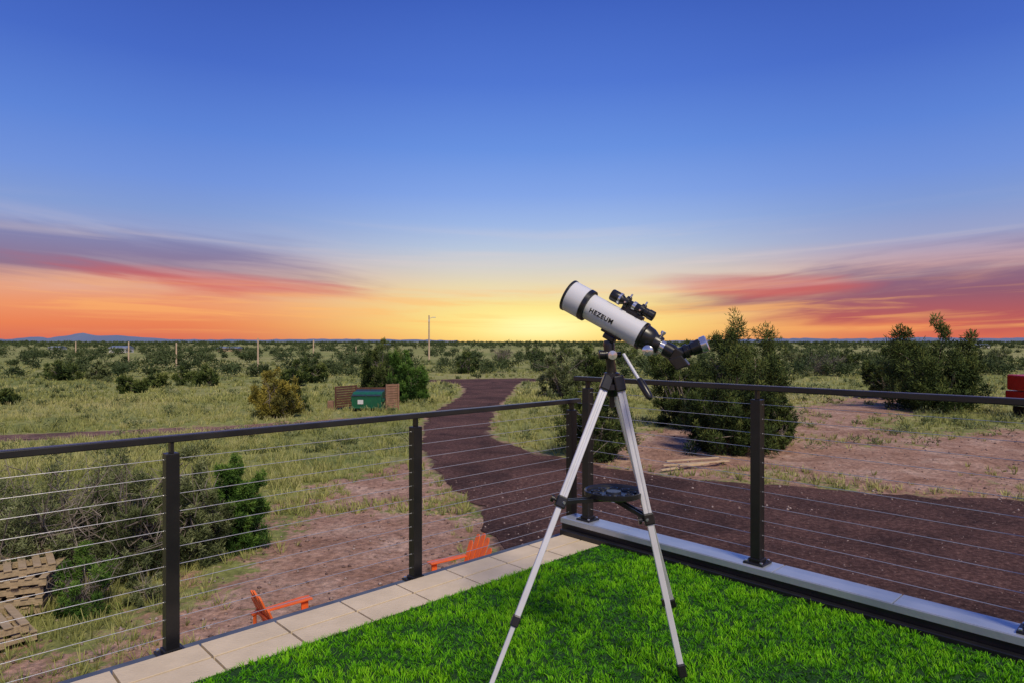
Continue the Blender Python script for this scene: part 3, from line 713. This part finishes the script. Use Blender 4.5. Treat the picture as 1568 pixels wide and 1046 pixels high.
# ---------------------------------------------------------------- dumpster and enclosure
dx,dy=-8.85,40.5
e=empty('dumpster',(dx,dy,0)); ax=WX
prof=[(-.6,.12),(.6,.12),(.65,1.15),(-.2,1.12),(-.68,.88)]
vv=[(dx+sx*.9*(1.0),dy+a,b) for sx in (-1,1) for a,b in prof]; n=5
pymesh('body',vv,[tuple(range(n))[::-1],tuple(range(n,2*n))]+[(i,(i+1)%n,(i+1)%n+n,i+n) for i in range(n)],M['green'],e,bevel=.015)
boxes('ribs',[((dx+q,dy-.635,.5),(.06,.05,.66),ax) for q in (-.85,-.3,.3,.85)]+[((dx,dy-.66,.86),(1.84,.06,.07),ax),((dx,dy-.62,.2),(1.84,.06,.07),ax)],M['green'],e,.008)
for q in (-.45,.45):
    vv=[(dx+q-.43,dy-.72,.90),(dx+q+.43,dy-.72,.90),(dx+q+.43,dy+.68,1.19),(dx+q-.43,dy+.68,1.19)]
    vv+=[(a,b,c+.04) for a,b,c in vv]
    pymesh('lid',vv,[(3,2,1,0),(4,5,6,7),(0,1,5,4),(1,2,6,5),(2,3,7,6),(3,0,4,7)],M['lid'],e,bevel=.01)
boxes('fork_pockets',[((dx+q*.96,dy,.62),(.1,.8,.16),ax) for q in (-1,1)],M['green'],e,.01)
box('label',(dx-.35,dy-.665,.55),(.34,.012,.26),M['label'],e)
for q in (-.7,.7):
    for r_ in (-.45,.45): lathe('caster',(dx+q-.03,dy+r_,.08),(1,0,0),[(0,.08),(.06,.08)],M['tyre'],e,16)
def fencep(x0,y0,x1,y1,h,mat):
    e=empty('wood_fence',(x0,y0,0)); a=Vector((x0,y0,0));b=Vector((x1,y1,0)); dd=(b-a).normalized(); L_=(b-a).length; sd=Vector((-dd.y,dd.x,0)); ax=(dd,sd,Vector((0,0,1)))
    n=int(h/.15); boxes('slats',[((a+b)/2+Vector((0,0,.1+.15*i+.07)),(L_,.03,.125),ax) for i in range(n)],mat,e,.004)
    k=max(2,int(L_/1.2)+1); boxes('fence_posts',[(a+dd*(L_*i/(k-1))-sd*.05+Vector((0,0,h/2+.05)),(.09,.06,h+.1),ax) for i in range(k)],mat,e,.004)
fencep(-10.95,40.6,-10.0,42.0,1.35,M['fence']); fencep(-9.95,42.1,-7.6,42.1,1.25,M['fence']); fencep(-7.75,40.4,-7.1,40.9,1.5,M['fence2'])
box('utility_box',(-11.1,40.2,.3),(.35,.3,.6),M['fence2'],None,WX,.03)

# ---------------------------------------------------------------- poles
def upole(px,basey,toppx,arm,r=.14):
    x,y=G(px,basey); h=toppx/F*y; z=float(gz(x,y)[0])
    e=empty('utility_pole',(x,y,z)); lathe('shaft',(x,y,z-.3),(0,0,1),[(0,r),(h+.3,r*.7)],M['pole'],e,12)
    if arm:
        rod('lamp_arm',(x,y,z+h*.93),(x+.9,y-.2,z+h*.96),.05,M['alu'],e); box('lamp_head',(x+1.15,y-.25,z+h*.955),(.6,.25,.14),M['alu'],e,WX,.03)
        box('crossarm_bracket',(x,y-.15,z+h*.88),(.2,.15,.5),M['alu'],e,WX,.02)
upole(657,553,68,True,.2); upole(395,572,54,False,.13); upole(270,561,36,False,.15); upole(197,560,36,False,.15); upole(116,545,22,False,.2); upole(480,548,26,False,.2); upole(545,556,24,False,.12)
def house(px,py,w,h,col):
    x,y=G(px,py); z=float(gz(x,y)[0]); W_=w/F*y; H=h/F*y; e=empty('farm_house',(x,y,z))
    box('walls',(x,y,z+H*.32),(W_,6,H*.64+.6),col,e)
    vv=[(x-W_*.54,y-3.5,z+H*.64),(x+W_*.54,y-3.5,z+H*.64),(x+W_*.54,y+3.5,z+H*.64),(x-W_*.54,y+3.5,z+H*.64),(x-W_*.54,y,z+H),(x+W_*.54,y,z+H)]
    pymesh('roof',vv,[(0,1,5,4),(2,3,4,5),(0,4,3),(1,2,5),(3,2,1,0)],M['mount'],e)
    boxes('windows',[((x+W_*q,y-3.02,z+H*.38),(W_*.09,.06,H*.25),WX) for q in (-.3,0,.3)],M['dglass'],e)
house(186,537,26,10,M['label']); house(352,536,30,8,M['wood']); house(88,534,18,6,M['label']); house(590,531,14,5,M['wood']); house(1500,533,20,6,M['label'])

# ---------------------------------------------------------------- red pickup at right edge
tx0,ty0=28.0,36.3; e=empty('pickup_truck',(tx0+2.6,ty0,0))
side=[(0,.75),(0,1.45),(1.6,1.5),(1.75,1.55),(2.25,2.3),(3.5,2.32),(3.95,1.58),(5.2,1.45),(5.3,1.2),(5.3,.72)]
n=len(side); vv=[(tx0+a,ty0+s*(.98 if b<1.6 else .8),b) for s in (-1,1) for a,b in side]
pymesh('body',vv,[tuple(range(n)),tuple(range(n,2*n))[::-1]]+[(i,i+n,(i+1)%n+n,(i+1)%n) for i in range(n)],M['red'],e,bevel=.05)
vv=[(tx0+a,ty0-(.99 if b<1.7 else .84),b) for a,b in [(1.9,1.62),(2.33,2.2),(3.42,2.22),(3.78,1.62)]]
vv+=[(a,b+.05,c) for a,b,c in vv]; pymesh('side_window',vv,[(0,1,2,3),(7,6,5,4)],M['dglass'],e)
box('bumper',(tx0-.08,ty0,.75),(.18,1.9,.2),M['chrome'],e,WX,.03); box('camper_shell',(tx0+.85,ty0,1.93),(1.7,1.75,.86),M['red'],e,WX,.08)
box('shell_window',(tx0+.85,ty0-.88,2.0),(1.2,.02,.4),M['dglass'],e,WX,.005)
for a in (.85,4.35):
    for s in (-1,1):
        lathe('wheel',(tx0+a,ty0+s*.98,.42),(0,-s,0),[(0,.0),(0,.25),(.01,.42),(.28,.42),(.3,.3)],M['tyre'],e,28); lathe('hub',(tx0+a,ty0+s*.985,.42),(0,s,0),[(0,.24),(.02,.2),(.03,0)],M['chrome'],e,20)

# ---------------------------------------------------------------- world sky
wd=bpy.data.worlds.new('World'); scene.world=wd; wd.use_nodes=True; nt=wd.node_tree; n=nt.nodes; Lk=nt.links; n.clear()
out=n.new('ShaderNodeOutputWorld'); bg=n.new('ShaderNodeBackground'); Lk.new(bg.outputs[0],out.inputs[0])
tc=n.new('ShaderNodeTexCoord'); sp=n.new('ShaderNodeSeparateXYZ'); Lk.new(tc.outputs['Generated'],sp.inputs[0])
def mth(op,a,b=None,c=None,clamp=False):
    x=n.new('ShaderNodeMath'); x.operation=op; x.use_clamp=clamp
    for i,v in enumerate((a,b,c)):
        if v is None: continue
        if isinstance(v,(int,float)): x.inputs[i].default_value=v
        else: Lk.new(v,x.inputs[i])
    return x.outputs[0]
def smooth(v,a,b):
    x=n.new('ShaderNodeMapRange'); x.interpolation_type='SMOOTHSTEP'; Lk.new(v,x.inputs[0]); x.inputs[1].default_value=a; x.inputs[2].default_value=b; return x.outputs[0]
def ramp(src,stops):
    r=n.new('ShaderNodeValToRGB'); e=r.color_ramp.elements
    e[0].position=stops[0][0]; e[0].color=stops[0][1]; e[1].position=stops[-1][0]; e[1].color=stops[-1][1]
    for p,c in stops[1:-1]:
        q=e.new(p); q.color=c
    Lk.new(src,r.inputs[0]); return r.outputs[0]
def mixc(f,a,b,bt='MIX'):
    x=n.new('ShaderNodeMix'); x.data_type='RGBA'; x.blend_type=bt
    for i,v in ((0,f),(6,a),(7,b)):
        if isinstance(v,(int,float)): x.inputs[i].default_value=v
        elif isinstance(v,tuple): x.inputs[i].default_value=v
        else: Lk.new(v,x.inputs[i])
    return x.outputs[2]
sx,sy,sz=sp.outputs
rad=mth('SQRT',mth('ADD',mth('MULTIPLY',sx,sx),mth('MULTIPLY',sy,sy)))
v=mth('DIVIDE',sz,mth('MAXIMUM',rad,.001)); az=mth('ARCTAN2',sx,sy); 
azs=mth('SUBTRACT',az,.045); aa=mth('ABSOLUTE',azs)
fv=mth('DIVIDE',v,.6,clamp=True)
def st(lst): return [((523-y)/F/.6,srgb(*c)) for y,c in lst]
cen=ramp(fv,st([(523,(252,186,100)),(500,(250,212,122)),(470,(244,216,144)),(440,(232,214,172)),(410,(208,206,200)),(380,(182,196,218)),(345,(156,181,226)),(300,(130,163,228)),(230,(102,143,222)),(130,(78,117,208)),(0,(60,95,188)),(-78,(54,83,170))]))
sid=ramp(fv,st([(523,(212,106,84)),(500,(231,124,78)),(475,(235,145,98)),(445,(222,160,132)),(415,(190,158,168)),(385,(153,160,198)),(345,(128,153,208)),(300,(111,144,216)),(230,(90,129,212)),(130,(68,104,196)),(0,(53,84,175)),(-78,(50,77,163))]))
col=mixc(smooth(aa,.06,.55),cen,sid)
g=mth('EXPONENT',mth('MULTIPLY',mth('ADD',mth('POWER',mth('ABSOLUTE',mth('DIVIDE',azs,.17)),2),mth('POWER',mth('ABSOLUTE',mth('DIVIDE',mth('SUBTRACT',v,.025),.036)),2)),-1))
col=mixc(mth('MULTIPLY',g,.9),col,(1.0,.84,.24,1))
g2=mth('EXPONENT',mth('MULTIPLY',mth('ADD',mth('POWER',mth('ABSOLUTE',mth('DIVIDE',azs,.085)),2),mth('POWER',mth('ABSOLUTE',mth('DIVIDE',mth('SUBTRACT',v,.022),.019)),2)),-1))
col=mixc(mth('MULTIPLY',g2,.85),col,(1.05,.98,.46,1))
def cloud(sxx,sv,shear,off,det=6,dist=.6):
    cx=n.new('ShaderNodeCombineXYZ'); Lk.new(mth('MULTIPLY',az,sxx),cx.inputs[0])
    Lk.new(mth('MULTIPLY',mth('SUBTRACT',v,mth('MULTIPLY',aa,shear)),sv),cx.inputs[1]); cx.inputs[2].default_value=off
    k=n.new('ShaderNodeTexNoise'); k.inputs['Scale'].default_value=1; k.inputs['Detail'].default_value=det; k.inputs['Distortion'].default_value=dist; k.inputs['Roughness'].default_value=.55
    Lk.new(cx.outputs[0],k.inputs['Vector']); return k.outputs['Fac']
def blob(a0,v0,wa,wv,shear=0):
    vv=mth('SUBTRACT',v,v0)
    if shear: vv=mth('SUBTRACT',vv,mth('MULTIPLY',mth('SUBTRACT',az,a0),shear))
    return mth('EXPONENT',mth('MULTIPLY',mth('ADD',mth('POWER',mth('ABSOLUTE',mth('DIVIDE',mth('SUBTRACT',az,a0),wa)),2),mth('POWER',mth('ABSOLUTE',mth('DIVIDE',vv,wv)),2)),-1))
c1=cloud(3.0,28,.08,4.3)
def addcloud(col,b,colr,lo=.23,hi=.60,amt=.95):
    f=smooth(mth('ADD',mth('MULTIPLY',b,.62),mth('MULTIPLY',mth('SUBTRACT',c1,.5),1.0)),lo,hi)
    f=mth('MULTIPLY',f,smooth(b,.03,.30))
    return mixc(mth('MULTIPLY',f,amt),col,colr)
purp=ramp(fv,st([(523,(210,96,78)),(490,(176,80,86)),(460,(136,80,106)),(430,(124,94,128)),(400,(122,114,156)),(350,(125,140,192))]))
redc=ramp(fv,st([(523,(226,100,60)),(480,(224,92,66)),(440,(206,92,84)),(415,(160,100,122)),(385,(130,120,160)),(350,(130,145,195))]))
col=addcloud(col,blob(.70,.062,.36,.052,.02),purp,lo=.06,hi=.42)
col=addcloud(col,blob(.36,.080,.20,.022,-.05),redc,amt=.7)
col=addcloud(col,blob(-.62,.118,.42,.038,.0),purp,amt=.85,lo=.12,hi=.5)
col=addcloud(col,blob(-.44,.080,.22,.024,-.06),redc,amt=.85)
for a0,v0 in ((2.2,.09),(-2.3,.08),(3.0,.1)): col=addcloud(col,blob(a0,v0,.5,.03,0),purp)
c2=cloud(2.2,34,.05,9.1); band2=mth('MULTIPLY',smooth(v,.05,.09),mth('SUBTRACT',1,smooth(v,.12,.20)))
col=mixc(mth('MULTIPLY',mth('MULTIPLY',smooth(c2,.42,.7),band2),.3),col,srgb(228,208,202))
c3=cloud(4,60,.03,2.7); band3=mth('MULTIPLY',smooth(v,.008,.02),mth('SUBTRACT',1,smooth(v,.05,.10)))
col=mixc(mth('MULTIPLY',mth('MULTIPLY',smooth(c3,.48,.66),band3),.45),col,srgb(255,182,100))
sky=n.new('ShaderNodeTexSky'); sky.sky_type='NISHITA'; sky.sun_disc=False; sky.sun_elevation=math.radians(48); sky.sun_rotation=math.radians(155)
sk=mixc(1.0,sky.outputs[0],(.004,.004,.004,1),'MULTIPLY')
col=mixc(1.0,col,sk,'ADD')
Lk.new(col,bg.inputs[0]); bg.inputs[1].default_value=1.0
sl=bpy.data.lights.new('soft_key','SUN'); sl.energy=2.9; sl.angle=math.radians(16); sl.color=(1,.875,.67)  # soft key light added behind the camera; the sunset itself lies ahead
so=bpy.data.objects.new('soft_key',sl); link(so)
az_=math.radians(155); el=math.radians(48)
dirv=Vector((math.sin(az_)*math.cos(el),math.cos(az_)*math.cos(el),math.sin(el)))
so.rotation_euler=dirv.to_track_quat('Z','Y').to_euler(); so.location=(10,-20,30)

cam=bpy.data.cameras.new('camera'); co=bpy.data.objects.new('camera',cam); link(co)
co.location=(0,0,CZ); co.rotation_euler=(math.radians(90),0,0); cam.sensor_width=36; cam.lens=F/1568*36; cam.clip_end=20000; cam.clip_start=.05
scene.camera=co
scene.view_settings.view_transform='Standard'; scene.view_settings.look='None'; scene.view_settings.exposure=0
